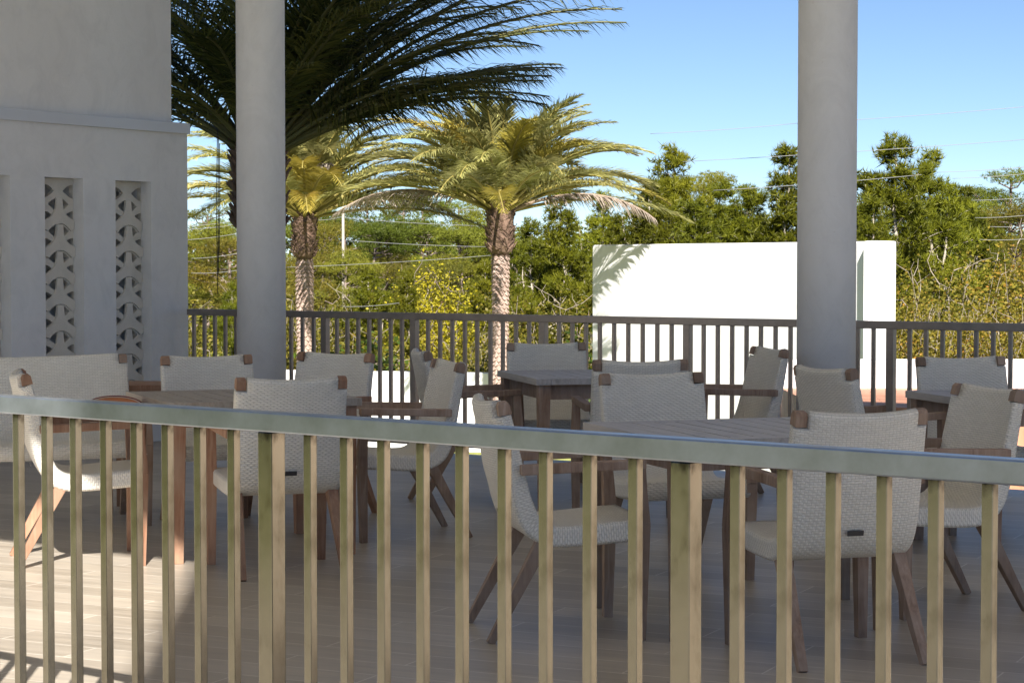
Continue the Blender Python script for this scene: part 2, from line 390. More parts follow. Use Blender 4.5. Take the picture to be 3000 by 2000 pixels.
fs+=[fs[-1]+.112*k for k in range(1,31) if k not in (3,14,25)]; fp+=[fs[len(fb)-1]+.112*k+.01 for k in (3,14,25)]
railing('terrace_railing',RA,rd,rn,-.02,centre_on(RA,rd,rn,3000,.025)+3.3,fs,fp,.025,.052,.051,(M['rail_far'],M['rail_far']),
        'dark bronze metal railing along the far edge of the shaded terrace, behind the chairs','railing')

# ------------------------------------------------------------------ columns, roof, unseen light-shaping blocks
def column(px0,px1,Z,label):
    c=(px0+px1)/2; X=(c-1500)/F*Z; r=(px1-px0)/2/F*Z
    base=Vector((X,Z,0)); root=empty('column',base); tag(root,label,'column','round columns carrying the terrace roof')
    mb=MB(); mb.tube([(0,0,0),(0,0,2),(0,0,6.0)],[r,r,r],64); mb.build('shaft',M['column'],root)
    mb=MB(); mb.tube([(0,0,0),(0,0,.006)],[r+.004,r+.004],64); mb.build('base_joint',M['cap'],root)
    return root
column(695,837,16.0,'grey white round column standing in front of the near dark palm, left of the picture')
column(2335,2507,13.0,'grey white round column in front of the blank white wall, right of the picture')

# roof slab over the terrace (edge runs parallel with the foreground railing)
RZ=6.0
e0=Vector((-2.637+.075*RZ/math.tan(SUN_EL),10.9-RZ/math.tan(SUN_EL),0)); ed=Vector((1.12,-.80,0)).normalized()
q0=e0-ed*8; q1=e0+ed*9.3; q2=on(RB,rd,2.2,rn,.75); q3=on(RA,rd,-8,rn,.75)
g=MB(); g.prism([(q0.x,q0.y),(q1.x,q1.y),(q2.x,q2.y),(q3.x,q3.y)],RZ,RZ+.4)
tag(g.build('terrace_roof',M['roof']),'flat white stucco roof slab over the terrace','roof')
g=MB(); g.prism([(-9,8.5),(-.2,8.5),(-.2,15.2),(-9,17.5)],RZ+.403,RZ+5.2)
tag(g.build('palm_shade_block',M['white']),'unseen white stucco block on the terrace roof, added to shade the near palm','building')  # unseen mass, sized so its shadow falls on the near palm
g=MB(); g.prism([(-.50,-3.5),(2.75,-3.5),(3.0,-7),(-.24,-7)],0.003,11.5)
tag(g.build('sun_blocker',M['white']),'unseen white stucco block behind the viewer, added to keep sun off the floor','building')  # added sun block, sides slanted along the light to bound the floor patch

g=MB(); g.prism([(11,8),(26,6),(26,14),(11,14)],-2.499,7); M['warm']=plaster('sand_stucco',(.62,.48,.40),(.68,.54,.46))
tag(g.build('railing_reflector',M['warm']),'unseen sand coloured block added right of the terrace for the railing to reflect','building')  # added out of view to give the baluster sides a warm reflection
# ------------------------------------------------------------------ left wall with breeze block screens
Zr=17.2; WR=Vector(((551-1500)/F*Zr,Zr,0)); Zl=Zr*(5300-551)/5300; WL=Vector((-1500/F*Zl,Zl,0))
wd=(WR-WL).normalized(); wn=Vector((wd.y,-wd.x,0)); wn = wn if wn.y<0 else -wn      # towards the viewer
def wallp(px,py):
    d=ray(px,py); det=wd.x*(-d.y)+d.x*wd.y
    t=(wd.x*(-WL.y)-(-WL.x)*wd.y)/(wd.x*(-d.y)+d.x*wd.y)
    p=d*t; s=(Vector((p.x,p.y,0))-WL).dot(wd)
    return s, HC+p.z
slen=(WR-WL).length
wroot=empty('screen_wall',WL); wroot.rotation_euler=(0,0,math.atan2(wd.y,wd.x))
tag(wroot,'grey stucco wall with tall slots of patterned breeze blocks, left edge of the terrace','wall')
# local frame: x along wall, -y towards the viewer
s1,zt=wallp(131,517.8); s2,_=wallp(245,522); s3,zt2=wallp(338,528.5); s4,_=wallp(441,534)
wslot=((s2-s1)+(s4-s3))/2; pitch=s3-s1; ztop=(zt+zt2)/2
_,zm=wallp(300,375.5); _,zmt=wallp(300,354)
z_led=(zm+wallp(550,392.5)[1])/2
TH=.34
mb=MB(); xs=[]; k=-12
slots=[s1+pitch*i for i in range(-6,2)]
x0=-7.0
for s in slots:
    mb.box(x0,s,0,TH,0.003,ztop); x0=s+wslot
mb.box(x0,slen,0,TH,0.003,ztop)
mb.box(-7.0,slen,0,TH,ztop,z_led)
for s in slots: mb.box(s,s+wslot,.30,TH-.001,.003,ztop-.002)
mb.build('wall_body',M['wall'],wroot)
mb=MB(); ledge_h=.085
mb.box(-7.0,slen+.006,-.03,TH+.006,z_led,z_led+ledge_h); mb.build('ledge',M['cap'],wroot,.004)
su,_=wallp(516,340)
mb=MB(); mb.box(-7.0,su,.05,TH-.03,z_led+ledge_h,5.998); mb.build('upper_wall',M['wall'],wroot)
# breeze block screen: plate with pointed eye holes, necks and raised three-armed stars
def screen_mesh(wd_,h):
    st=.2032; cu=bpy.data.curves.new('screen','CURVE'); cu.dimensions='2D'; cu.fill_mode='BOTH'; cu.extrude=.02; cu.bevel_depth=.0
    def spl(pts):
        sp=cu.splines.new('POLY'); sp.points.add(len(pts)-1)
        for i,(x,y) in enumerate(pts): sp.points[i].co=(x,y,0,1)
        sp.use_cyclic_u=True
    spl([(0,0),(wd_,0),(wd_,h),(0,h)])
    cw=wd_-.085; cx_=wd_-cw/2; hw=cw*.345; hh=.092; xl=wd_-cw
    def eye(cx,cz,x0,x1):
        up=[];lo=[]; n=14
        for i in range(n+1):
            u=-1+2*i/n; x=cx+u*hw
            if x<x0 or x>x1: continue
            up.append((x,cz+hh*.55*(1-u*u))); lo.append((x,cz-hh*.62*(1-abs(u)**1.5)))
        if len(up)<2: return
        pts=up+lo[::-1]
        q=[pts[0]]
        for p in pts[1:]:
            if (p[0]-q[-1][0])**2+(p[1]-q[-1][1])**2>1e-6: q.append(p)
        if (q[0][0]-q[-1][0])**2+(q[0][1]-q[-1][1])**2<1e-6: q.pop()
        if len(q)>2: spl(q)
    z=.1
    while z<h-.06:
        eye(cx_,z,0,wd_)
        if z+st/2<h-.05:
            eye(xl+.004,z+st/2,.004,wd_); eye(wd_-.004,z+st/2,0,wd_-.004)
        z+=st
    o=bpy.data.objects.new('tmp',cu); COL.objects.link(o)
    dg=bpy.context.evaluated_depsgraph_get(); me=bpy.data.meshes.new_from_object(o.evaluated_get(dg))
    bpy.data.objects.remove(o)
    bm=bmesh.new(); bm.from_mesh(me)
    # relief: stars proud of the plate
    def slab(poly,y0,y1,sink=0):
        n=len(poly); a=[bm.verts.new((x,y,y1)) for x,y in poly]
        cx=sum(p[0] for p in poly)/n; cy=sum(p[1] for p in poly)/n
        b=[bm.verts.new((x+(x-cx)*.04,y+(y-cy)*.04,y0)) for x,y in poly]
        bm.faces.new(a)
        for i in range(n): bm.faces.new((b[i],b[(i+1)%n],a[(i+1)%n],a[i]))
    z=.1; k=0
    while z<h-.06:
        c=cx_
        # neck rising through the eye, flaring to the star body and its two lower arms
        t=z+hh*.52
        L_=[(c-cw*a_,b_) for a_,b_ in ((.095,t),(.10,z+.01),(.125,z-.035),(.18,z-.066),(.27,z-.090),(.38,z-.108),(.5,z-.122))]
        Rr=[(2*c-x,y) for x,y in L_]
        mid=[(c+cw*a_,z-b_) for a_,b_ in ((-.5,.188),(-.38,.200),(-.30,.178),(-.20,.158),(-.10,.147),(0,.143),(.10,.147),(.20,.158),(.30,.178),(.38,.200),(.5,.188))]
        poly=L_+mid+Rr[::-1]
        poly=[(min(max(x,.003),wd_-.003),max(y,.003)) for x,y in poly]
        slab(poly,.018,.034+(.007 if k%3==0 else 0))
        z+=st; k+=1
    bmesh.ops.recalc_face_normals(bm,faces=bm.faces)
    bm.to_mesh(me); bm.free(); me.materials.clear(); me.materials.append(M['block'])
    return me
hs=ztop-.35
sm=screen_mesh(wslot-.004,hs)
for s in slots:
    o=link('block_screen',sm,wroot)
    o.matrix_local=Matrix.Translation((s+.002,.122,.348))@Matrix.Rotation(R(90),4,'X')
mb=MB()
for s in slots: mb.box(s+.001,s+wslot-.001,.06,.299,.004,.349)
mb.build('sill',M['wall'],wroot)

# ------------------------------------------------------------------ chairs
W=.52
def cat_rom(pts,n):
    out=[]
    for i in range(len(pts)-1):
        p0=pts[max(i-1,0)];p1=pts[i];p2=pts[i+1];p3=pts[min(i+2,len(pts)-1)]
        for k in range(n):
            t=k/n
            out.append(tuple(.5*((2*b)+(-a+c)*t+(2*a-5*b+4*c-d)*t*t+(-a+3*b-3*c+d)*t**3) for a,b,c,d in zip(p0,p1,p2,p3)))
    out.append(pts[-1]); return out
CL=[(.262,.418,.082),(.12,.408,.082),(-.02,.398,.080),(-.115,.402,.080),(-.180,.440,.080),(-.214,.515,.076),(-.238,.62,.068),(-.262,.74,.060),(-.282,.838,.054),(-.298,.908,.046)]
PROF=cat_rom(CL,4)
def shell_mesh(Wd,name):
    vs=[];fs=[];uvs=[];sm_=[]
    def section(prof,x,shr,endcap=None):
        outer=[];inner=[];L0=0;ln=[0]
        for i,(y,z,t) in enumerate(prof):
            a=prof[max(i-1,0)];b=prof[min(i+1,len(prof)-1)]
            d=Vector((b[0]-a[0],b[1]-a[1])).normalized(); n=Vector((d.y,-d.x))     # n points to outside (back/below)
            q=max(0,min(1,(z-.44)/.2)); u=x/(Wd/2)
            cy=-.040*(1-u*u)*q; cz=-.020*(1-u*u)*max(0,min(1,(z-.75)/.15))
            tt=t/2-shr
            outer.append((x,y+cy+n.x*tt,z+cz+n.y*tt)); inner.append((x,y+cy-n.x*tt,z+cz-n.y*tt))
            if i: L0+=math.hypot(y-prof[i-1][0],z-prof[i-1][1]); ln.append(L0)
        pts=outer+inner[::-1]; v=ln+[L0+.05+(L0-l) for l in ln[::-1]]
        return pts,v
    def loft(prof,xs,caps=(0,1),kmin=0):
        b=len(vs); m=2*len(prof)
        for x,shr in xs:
            p,v=section(prof,x,shr)
            vs.extend(p)
        _,v=section(prof,0,0)
        for i in range(len(xs)-1):
            for k in range(m):
                k2=(k+1)%m
                fs.append((b+i*m+k,b+i*m+k2,b+(i+1)*m+k2,b+(i+1)*m+k))
                v2=v[k2] if k2 else v[k]+.08
                uvs.append([(xs[i][0],v[k]),(xs[i][0],v2),(xs[i+1][0],v2),(xs[i+1][0],v[k])]); sm_.append(True)
        n=len(prof)
        for e,i in ((0,0),(1,len(xs)-1)):
            if e not in caps: continue
            for k in range(kmin,n-1):
                f=(b+i*m+k,b+i*m+k+1,b+i*m+m-2-k,b+i*m+m-1-k)
                if e==0: f=f[::-1]
                t=.04
                u4=[(v[k],0),(v[k+1],0),(v[k+1],.06),(v[k],.06)]
                # side weave runs across the thickness
                u4=[(q[1],q[0]) for q in u4]
                fs.append(f); uvs.append(u4[::-1] if e==0 else u4); sm_.append(False)
    h=Wd/2; nx=max(8,int(Wd/.05)); g_=.014; h2=h-.05
    cut=[i for i,p in enumerate(PROF) if p[1]<=.864]; low=PROF[:cut[-1]+1]
    y,z,t=PROF[-1]; full=PROF+[(y-.0035,z+.009,t*.74),(y-.005,z+.014,t*.36)]
    loft(low,[(-h,.014),(-h+g_*.4,.005),(-h+g_,0),(-h2,0)],(0,))
    loft(full,[(-h2+2*h2*i/nx,0) for i in range(nx+1)],(0,1),len(low)-1)
    loft(low,[(h2,0),(h-g_,0),(h-g_*.4,.005),(h,.014)],(1,))
    me=bpy.data.meshes.new(name); me.from_pydata(vs,[],fs)
    uvl=me.uv_layers.new(name='UVMap'); i=0
    flat=[c for f in uvs for p in f for c in p]; uvl.data.foreach_set('uv',flat)
    me.polygons.foreach_set('use_smooth',sm_); me.materials.append(M['wicker']); me.update()
    bm=bmesh.new(); bm.from_mesh(me); bmesh.ops.remove_doubles(bm,verts=bm.verts,dist=.0004); bm.to_mesh(me); bm.free()
    return me
SH=shell_mesh(W,'woven_shell')
def make_chair(name,woodm,Wd=W,shell=None,cat='chair'):
    root=empty(name); h=Wd/2
    link('woven_shell',shell or SH,root)
    for sx in (-1,1):
        mb=MB(); mb.bar((sx*(h-.020),-.345,0),(sx*(h-.035),-.135,.385),.034,.030,.050,.055); mb.build('rear_leg',woodm,root,.004)
        mb=MB(); x=sx*(h+.008)
        mb.bar((x,.232,0),(x,.240,.44),.036,.036,.052,.050); mb.bar((x,.240,.44),(x,.226,.656),.052,.050,.040,.038)
        mb.build('front_leg',woodm,root,.0)
        mb=MB(); mb.bar((x,.250,.672),(x,-.235,.656),.046,.036,.046,.040); mb.build('armrest',woodm,root,.006)
        mb=MB()
        yc,zc=-.2905,.876
        d=Vector((0,-.016,.07)).normalized()
        mb.bar(Vector((sx*(h-.0255),yc,zc))-d*.014,Vector((sx*(h-.0255),yc,zc))+d*.026,.044,.050,.044,.046)
        mb.bar(Vector((sx*(h-.0255),yc,zc))+d*.024,Vector((sx*(h-.0255),yc,zc))+d*.038,.044,.046,.040,.026)
        o=mb.build('corner_post',woodm,root,0)
    mb=MB(); mb.bar((0,-.262-.0005,.462),(0,-.2675,.480),.062,.006); mb.build('label_plate',M['plate'],root)
    return root
used={}
def chair(kind,cx,cy,fx,fy,label,group):
    """kind 'grey'/'warm'; cx,cy seat centre; f facing direction."""
    if kind not in used: o=used[kind]=PROTO[kind]
    else: o=copy_tree(used[kind])
    p=G(cx,cy); o.location=(p.x,p.y,0); o.rotation_euler=(0,0,math.atan2(fy,fx)-math.pi/2)
    tag(o,label,'chair',group); return o
PROTO={'grey':make_chair('woven_armchair',M['teak']),'warm':make_chair('woven_armchair',M['teak_warm'])}
GR='woven armchairs set around the terrace tables'
chair('grey',1.148,7.816,-.29,.957,'cream woven armchair seen from behind at the near side of the right front table',GR)
chair('grey',.21,8.28,.98,.19,'cream woven armchair seen side on at the left end of the right front table',GR)
chair('grey',1.72,8.84,-.95,-.31,'cream woven armchair at the right end of the right front table, turned left',GR)
chair('grey',.746,9.715,.31,-.95,'cream woven armchair behind the right front table, facing the viewer',GR)
chair('warm',-2.05,10.22,.963,.27,'sunlit cream woven armchair with orange teak legs at the left end of the left table',GR)
chair('warm',-1.10,9.93,-.33,.944,'cream woven armchair seen from behind at the near side of the left table',GR)
chair('grey',-.62,11.16,-.95,-.3,'cream woven armchair at the right end of the left table, turned left',GR)
chair('warm',-1.60,11.58,.36,-.93,'cream woven armchair behind the left table, directly in front of the left column',GR)
chair('warm',-1.16,11.95,-.5,-.87,'cream woven armchair behind the left table, just right of the left column',GR)
chair('grey',-.24,12.65,.985,.17,'cream woven armchair at the left end of the rear middle table, near the railing',GR)
chair('grey',.27,13.40,.17,-.985,'cream woven armchair behind the rear middle table, in front of the palm trunk',GR)
chair('grey',.65,11.62,-.12,.99,'cream woven armchair at the near side of the rear table, half hidden by another chair',GR)
chair('grey',1.28,12.82,-.96,-.26,'cream woven armchair seen edge on against the white wall, left of the right column',GR)
chair('grey',1.83,10.73,.9,.42,'cream woven armchair in front of the right column, left of the far right table',GR)
chair('grey',2.53,11.41,.2,-.98,'cream woven armchair behind the far right table, facing the viewer',GR)
# wide bench at far left
bench=make_chair('woven_bench',M['teak'],1.30,shell_mesh(1.30,'bench_shell'))
pr=D(370,1037,12.0); 
bv=Vector((.93,.36,0)).normalized(); bf=Vector((bv.y,-bv.x,0))
top_mid=Vector(((370-1500)/F*12.0,12.0,0))-bv*.65
bc=top_mid+bf*.30
bench.location=(bc.x,bc.y,0); bench.rotation_euler=(0,0,math.atan2(bf.y,bf.x)-math.pi/2)
tag(bench,'wide cream woven two seat bench against the patterned wall, far left','bench')

# ------------------------------------------------------------------ tables
def make_table(name,topm,legm,s=.96,z=.77):
    root=empty(name); h=s/2; t=.036; fw=.085
    mb=MB()
    for sx in (-1,1): mb.box(sx*h,sx*(h-fw),-h,h,z-t,z)
    for sy in (-1,1): mb.box(-h+fw+.002,h-fw-.002,sy*h,sy*(h-fw),z-t+.001,z-.0005)
    n=8; wi=2*(h-fw)-.004; st=wi/n
    for i in range(n): mb.box(-wi/2+st*i+.0042,-wi/2+st*(i+1)-.0042,-h+fw+.003,h-fw-.003,z-t+.004,z-.001)
    mb.build('tabletop',topm,root)
    mb=MB(); a=h-.055; az=z-t-.002
    for sx in (-1,1): mb.box(sx*a,sx*(a-.022),-a+.02,a-.02,az-.085,az)
    for sy in (-1,1): mb.box(-a+.023,a-.023,sy*a,sy*(a-.022),az-.085,az)
    mb.build('apron',legm,root)
    for sx in (-1,1):
        for sy in (-1,1):
            mb=MB(); mb.bar((sx*(h-.05),sy*(h-.05),0),(sx*(h-.055),sy*(h-.055),z-t-.001),.048,.048,.070,.070); mb.build('leg',legm,root,.003)
    return root
TG='square teak dining tables on the terrace'
tp=None
def table(kind,cx,cy,ux,uy,label):
    k='t'+kind
    if k not in used: used[k]=o=make_table('dining_table',M['top'] if kind=='grey' else M['top_warm'],M['teak'] if kind=='grey' else M['teak_warm'])
    else: o=copy_tree(used[k])
    p=G(cx,cy); o.location=(p.x,p.y,0); o.rotation_euler=(0,0,math.atan2(uy,ux)+math.pi/2)
    tag(o,label,'table',TG)
table('grey',.90,8.54,.31,-.95,'grey slatted teak table in the right foreground, between four woven armchairs')
table('warm',-1.36,10.65,.38,-.925,'warm toned teak table on the left, behind the railing and near the wall')
table('grey',.49,12.65,.24,-.97,'small teak table at the back in the middle, in front of the palm trunk')
table('grey',2.62,10.65,.24,-.97,'teak table at the far right edge, behind the right end armchair')

# low dark side table behind the left table and the bag on the bench
st=empty('side_table'); mb=MB(); mb.box(-.30,.30,-.22,.22,.70,.735); mb.build('tabletop',M['teak_warm'],st,.003)
for sx in (-1,1):
    for sy in (-1,1):
        mb=MB(); mb.bar((sx*.26,sy*.18,0),(sx*.26,sy*.18,.699),.04,.04); mb.build('leg',M['teak_warm'],st)
st.location=D(425,1124,12.25); st.location.z=0; st.location.x+=.08
tag(st,'small dark brown side table between the wide bench and the column','side table')
bag=empty('handbag'); 
lea=mat('orange_leather',(.50,.16,.04),.45); cre=mat('cream_piping',(.6,.5,.42),.5); mar=mat('maroon_trim',(.22,.06,.045),.5)
mb=MB(); n=18
prof=[(math.cos(math.pi*i/n)*.19, .12+math.sin(math.pi*i/n)*.17) for i in range(n+1)]
poly=[(-.17,0)]+[(-x,z) for x,z in prof]+[(.17,0)]
vs=[(x,-.07,z) for x,z in poly]+[(x,.07,z) for x,z in poly]; m_=len(poly)
mb.add(vs,[tuple(range(m_)),tuple(range(m_,2*m_))[::-1]]+[(i,(i+1)%m_,m_+(i+1)%m_,m_+i) for i in range(m_)]); mb.build('bag_body',lea,bag,.008)
mb=MB(); mb.tube([(-x,-.074,z+.004) for x,z in prof],.006,8); mb.build('piping',cre,bag)
mb=MB(); mb.tube([(-x*.98,-.02,z+.012) for x,z in prof],.012,8); mb.build('handle_strap',mar,bag)
bp=D(335,1150,10.45); bag.location=(bp.x,bp.y,.688); bag.rotation_euler=(0,0,.15); bag.scale=(.72,.8,.29)
tag(bag,'small orange leather bag with cream piping lying on an armrest by the left table','bag')

# ------------------------------------------------------------------ white walls, wood platform beyond the terrace
a0=Vector(((1735-1500)/F*43.2,43.2,0)); cc=Vector(((2529-1500)/F*35.0,35.0,0))
ad=(cc-a0).normalized(); out=Vector((ad.y,-ad.x,0)); out=out if out.y<0 else -out
a1=cc-out*.2
ad=(a1-a0).normalized(); out=Vector((ad.y,-ad.x,0)); out=out if out.y<0 else -out
ee=Vector(((2624-1500)/F*36.2,36.2,0)); ztA=1.77
blk=empty('garden_wall',(a0.x,a0.y,-2.5)); tag(blk,'large blank white stucco wall beyond the terrace railing, brightly sunlit','wall')
o3=Vector((a0.x,a0.y,-2.5)); rel=lambda q:(q.x-o3.x,q.y-o3.y)
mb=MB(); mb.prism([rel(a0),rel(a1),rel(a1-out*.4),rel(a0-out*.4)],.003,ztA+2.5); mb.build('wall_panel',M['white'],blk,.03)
mb=MB(); mb.prism([rel(cc),rel(ee),rel(ee*1.014),rel(a1*1.014)],.004,ztA+2.512); mb.build('end_pier',M['white'],blk,.03)
# low white parapet left
pl=D(600,1068,45); pq=D(1700,1113,43)
mb=MB(); dp=Vector((pq.x-pl.x,pq.y-pl.y,0)).normalized(); nrm=Vector((-dp.y,dp.x,0))
zt_=(D(843,1076,44.6).z+D(1431,1101,43.5).z)/2
mb.prism([(pl.x,pl.y),(pq.x,pq.y),(pq.x+nrm.x*.3,pq.y+nrm.y*.3),(pl.x+nrm.x*.3,pl.y+nrm.y*.3)],-2.497,zt_)
tag(mb.build('parapet',M['white'],None,.015),'low white stucco wall behind the palm trunks, seen through the railing on the left','wall')
# raised wood platform and its low curb at the right
g=MB(); g.box(3.05,14,20.8,24.0,-2.497,0); tag(g.build('wood_deck',M['deck']),kind='structure')
g=MB(); g.box(3.0,14,24.0,24.35,-2.496,.315); tag(g.build('low_wall',M['white'],None,.01),'low white curb wall behind the red wood deck at the right','wall')

# ------------------------------------------------------------------ palms
def frond(mb, L_, curve, roll, n=58, lw=.42, width=.030, mi_leaf=1, mi_st=0, droop=.25, wind=(0,0), rr=.03, twist=0, seed=0, t0=.2):
    """Rachis in local frame: starts at origin along +x, rising then arching down. Returns nothing; adds to mb with transform function."""
    rnd=random.Random(seed)
    a0,a1=curve       # start elevation, end elevation
    pts=[];dirs=[]; p=Vector((0,0,0)); N_=16
    for i in range(N_+1):
        t=i/N_; e=a0+(a1-a0)*t**1.35; d=Vector((math.cos(e),roll*.25*t,math.sin(e))).normalized()
        pts.append(p.copy()); dirs.append(d); p=p+d*L_/N_
    vs_st=([p for p in pts],[rr*(1-.85*i/N_)+.003 for i in range(N_+1)])
    leaves=[]
    for i in range(n):
        t=t0+(.99-t0)*(i+rnd.random()*.6)/n
        f=t*N_; k=min(int(f),N_-1); q=pts[k].lerp(pts[k+1],f-k); d=dirs[k]
        side=d.cross(Vector((0,0,1))).normalized(); up=side.cross(d).normalized()
        env=math.sin(math.pi*min(1,(.08+t*.92))**.75)**.6 if t<1 else .2
        for sgn in (-1,1):
            ll=lw*env*(.85+.3*rnd.random()) + .05
            ang=R(58-30*t+rnd.uniform(-13,13)); lift=R(28+rnd.uniform(-24,22))*(1-.6*droop)
            v=(d*math.cos(ang)+side*sgn*math.sin(ang)*math.cos(lift)+up*math.sin(ang)*math.sin(lift)).normalized()
            mid=q+v*ll*.55; tip=q+v*ll+Vector((0,0,-1))*ll*droop*(.5+.6*rnd.random())
            mid=mid+Vector((0,0,-1))*ll*droop*.18
            wv=v.cross(up*.8+side*sgn*.35).normalized()*width*(.5+.5*env)
            leaves.append((q-wv*.35,q+wv*.35,mid+wv*.5,tip,mid-wv*.5))
    return vs_st,leaves
def palm(name,base,trunk_h,boot_h,rt,rb,specs,label,leafm,seed,dry=(),old=0.15,stalk=None,leaf_len=.50,leaf_n=100,lw=.033,droop=(.12,.4)):
    root=empty(name,base); tag(root,label,'palm tree'); rnd=random.Random(seed)
    # trunk with diamond boot scars
    mb=MB(); ns_=9; nseg=36; rh=.085; rows=int((trunk_h-boot_h)/rh); vs=[];fs=[]
    for i in range(rows+1):
        z=rh*i
        for lip in (0,1):
            for k in range(nseg):
                t=2*math.pi*k/nseg; u=((k/nseg*ns_+(.5 if i%2 else 0))%1)*2-1; c_=1-abs(u)
                w_=1+.05*math.sin(z*2.3+seed)
                q_=rt*w_*((.93+.21*c_**.7+rnd.uniform(-.02,.02)) if lip else .89)
                vs.append((math.cos(t)*q_,math.sin(t)*q_,z-rh*.55*c_+(rnd.uniform(-.006,.006) if lip else -.010)))
    for i in range(2*(rows+1)-1):
        for k in range(nseg):
            fs.append((i*nseg+k,i*nseg+(k+1)%nseg,(i+1)*nseg+(k+1)%nseg,(i+1)*nseg+k))
    mb.add(vs,fs); mb.build('trunk',M['boot'],root)
    # fibrous boot: core plus cut frond bases
    mb=MB(); z0=trunk_h-boot_h
    mb.tube([(0,0,z0-.05),(0,0,z0+.15),(0,0,z0+boot_h*.6),(0,0,trunk_h+.05),(0,0,trunk_h+.3)],[rt*.95,rb*.82,rb*.9,rb*.85,rb*.4],20)
    for i in range(int(150*boot_h/.8)):
        t=rnd.uniform(0,2*math.pi); z=z0+rnd.uniform(0,boot_h); r=rb*.86
        o=Vector((math.cos(t),math.sin(t),0)); a=o*r*.9+Vector((0,0,z)); b=o*(r+rnd.uniform(.03,.075))+Vector((0,0,z+rnd.uniform(.07,.16)))
        mb.bar(a,b,rnd.uniform(.06,.11),.03,rnd.uniform(.03,.06),.012,ref=Vector((-o.y,o.x,0)))
    mb.build('boot',M['fibre'],root)
    # fronds
    for i,(az,e0,e1,ln) in enumerate(specs):
        isdry=i in dry; o_=(rnd.random()<old and not isdry)
        lm=M['palm_dry'] if isdry else (M['palm_old'] if o_ else leafm)
        (pts,rs),lv=frond(None,ln,(R(e0),R(e1)),rnd.uniform(-.6,.6),n=leaf_n,lw=leaf_len*(1 if not isdry else .9),width=lw,droop=(.85 if isdry else rnd.uniform(*droop)),seed=seed*100+i,rr=.024 if stalk else .036)
        mb=MB(); mb.tube(pts,rs,6,mi=1)
        for l in lv: mb.add(l,[(0,1,2,4),(4,2,3)],0)
        me=mb.mesh('frond',lm,M['rachis_dry'] if isdry else (stalk or M['rachis']))
        f=link('frond',me,root); f.rotation_euler=(0,0,R(az))
        f.location=(math.cos(R(az))*rb*.55,math.sin(R(az))*rb*.55,trunk_h-.06+.25*max(0,(e0-20)/70))
    return root
def crown_specs(rnd,n,L0,lo=-8,hi=84):
    out=[]
    for i in range(n):
        q=(i+.5)/n; e0=lo+(hi-lo)*q**.9+rnd.uniform(-5,5); az=i*137.5+rnd.uniform(-14,14)
        e1=max(e0-rnd.uniform(62,92)*(1-.15*q),-30)
        out.append((az,e0,e1,L0*rnd.uniform(.85,1.08)*(1-.36*q)))
    return out
rg=random.Random(3)
GZ=-2.5
def pbase(px,Z): return Vector(((px-1500)/F*Z,Z,GZ))
def zat(py,Z): return D(1500,py,Z).z
# middle palm
sp=crown_specs(rg,78,3.72,lo=16); nsp=len(sp)
sp+=[(-6,22,-42,3.0),(174,24,-40,3.3)]
palm('date_palm',pbase(1466,41),zat(612,41)-GZ,.85,.165,.29,sp,'sunlit date palm with a full arching crown in the middle of the picture',M['palm'],5,dry=(nsp,nsp+1),old=.25)
# left palm behind the column
sp=crown_specs(rg,64,3.8,lo=14); nsp=len(sp); sp+=[(10,25,-40,3.2),(-60,70,-20,1.6)]
palm('date_palm',pbase(893,42.5),zat(628,42.5)-GZ,.85,.165,.26,sp,'sunlit date palm with a pale ringed trunk just right of the left column',M['palm'],6,dry=(nsp,nsp+1),old=.2)
# near palm shaded by the roof block, with shade also in its colours
sp=[]
for az,e0,e1,ln in crown_specs(rg,40,3.3,lo=26,hi=86):
    a=az%360
    if 170<a<300: ln*=.62 if e0<60 else .8        # fronds towards the building are kept short
    sp.append((az,e0,max(e1,-4),ln))
for k in range(20): sp.append((rg.uniform(-62,62),rg.uniform(40,76),rg.uniform(-22,6),rg.uniform(2.6,3.5)))
for k in range(9): sp.append((rg.uniform(-26,24),rg.uniform(36,54),rg.uniform(-6,12),rg.uniform(3.45,3.85)))
for k in range(10): sp.append((rg.uniform(-50,50),rg.uniform(22,34),rg.uniform(-16,0),rg.uniform(2.4,3.0)))
for k in range(8): sp.append((rg.uniform(130,172),rg.uniform(24,70),rg.uniform(-5,20),rg.uniform(2.6,3.3)))
palm('date_palm',pbase(760,19.6),zat(440,19.6)-GZ,.75,.19,.27,sp,'large dark date palm in shade at upper left, its fronds reaching across the sky',M['palm_shade'],8,old=.05,stalk=mat('shade_toned_palm_stalk',(.13,.125,.045),.5),leaf_n=56,leaf_len=.52,lw=.0175,droop=(.3,.75))
mb=MB()
for k in range(3):
    mb.tube([D(637+k*3,380+k*20,18.6),D(634+k*5,600,18.62),D(638+k*2,862-k*60,18.6)],.0038,5)
tag(mb.build('hanging_cord',M['plate']),'thin dark cord hanging from the near palm between the wall and the left column','cord')

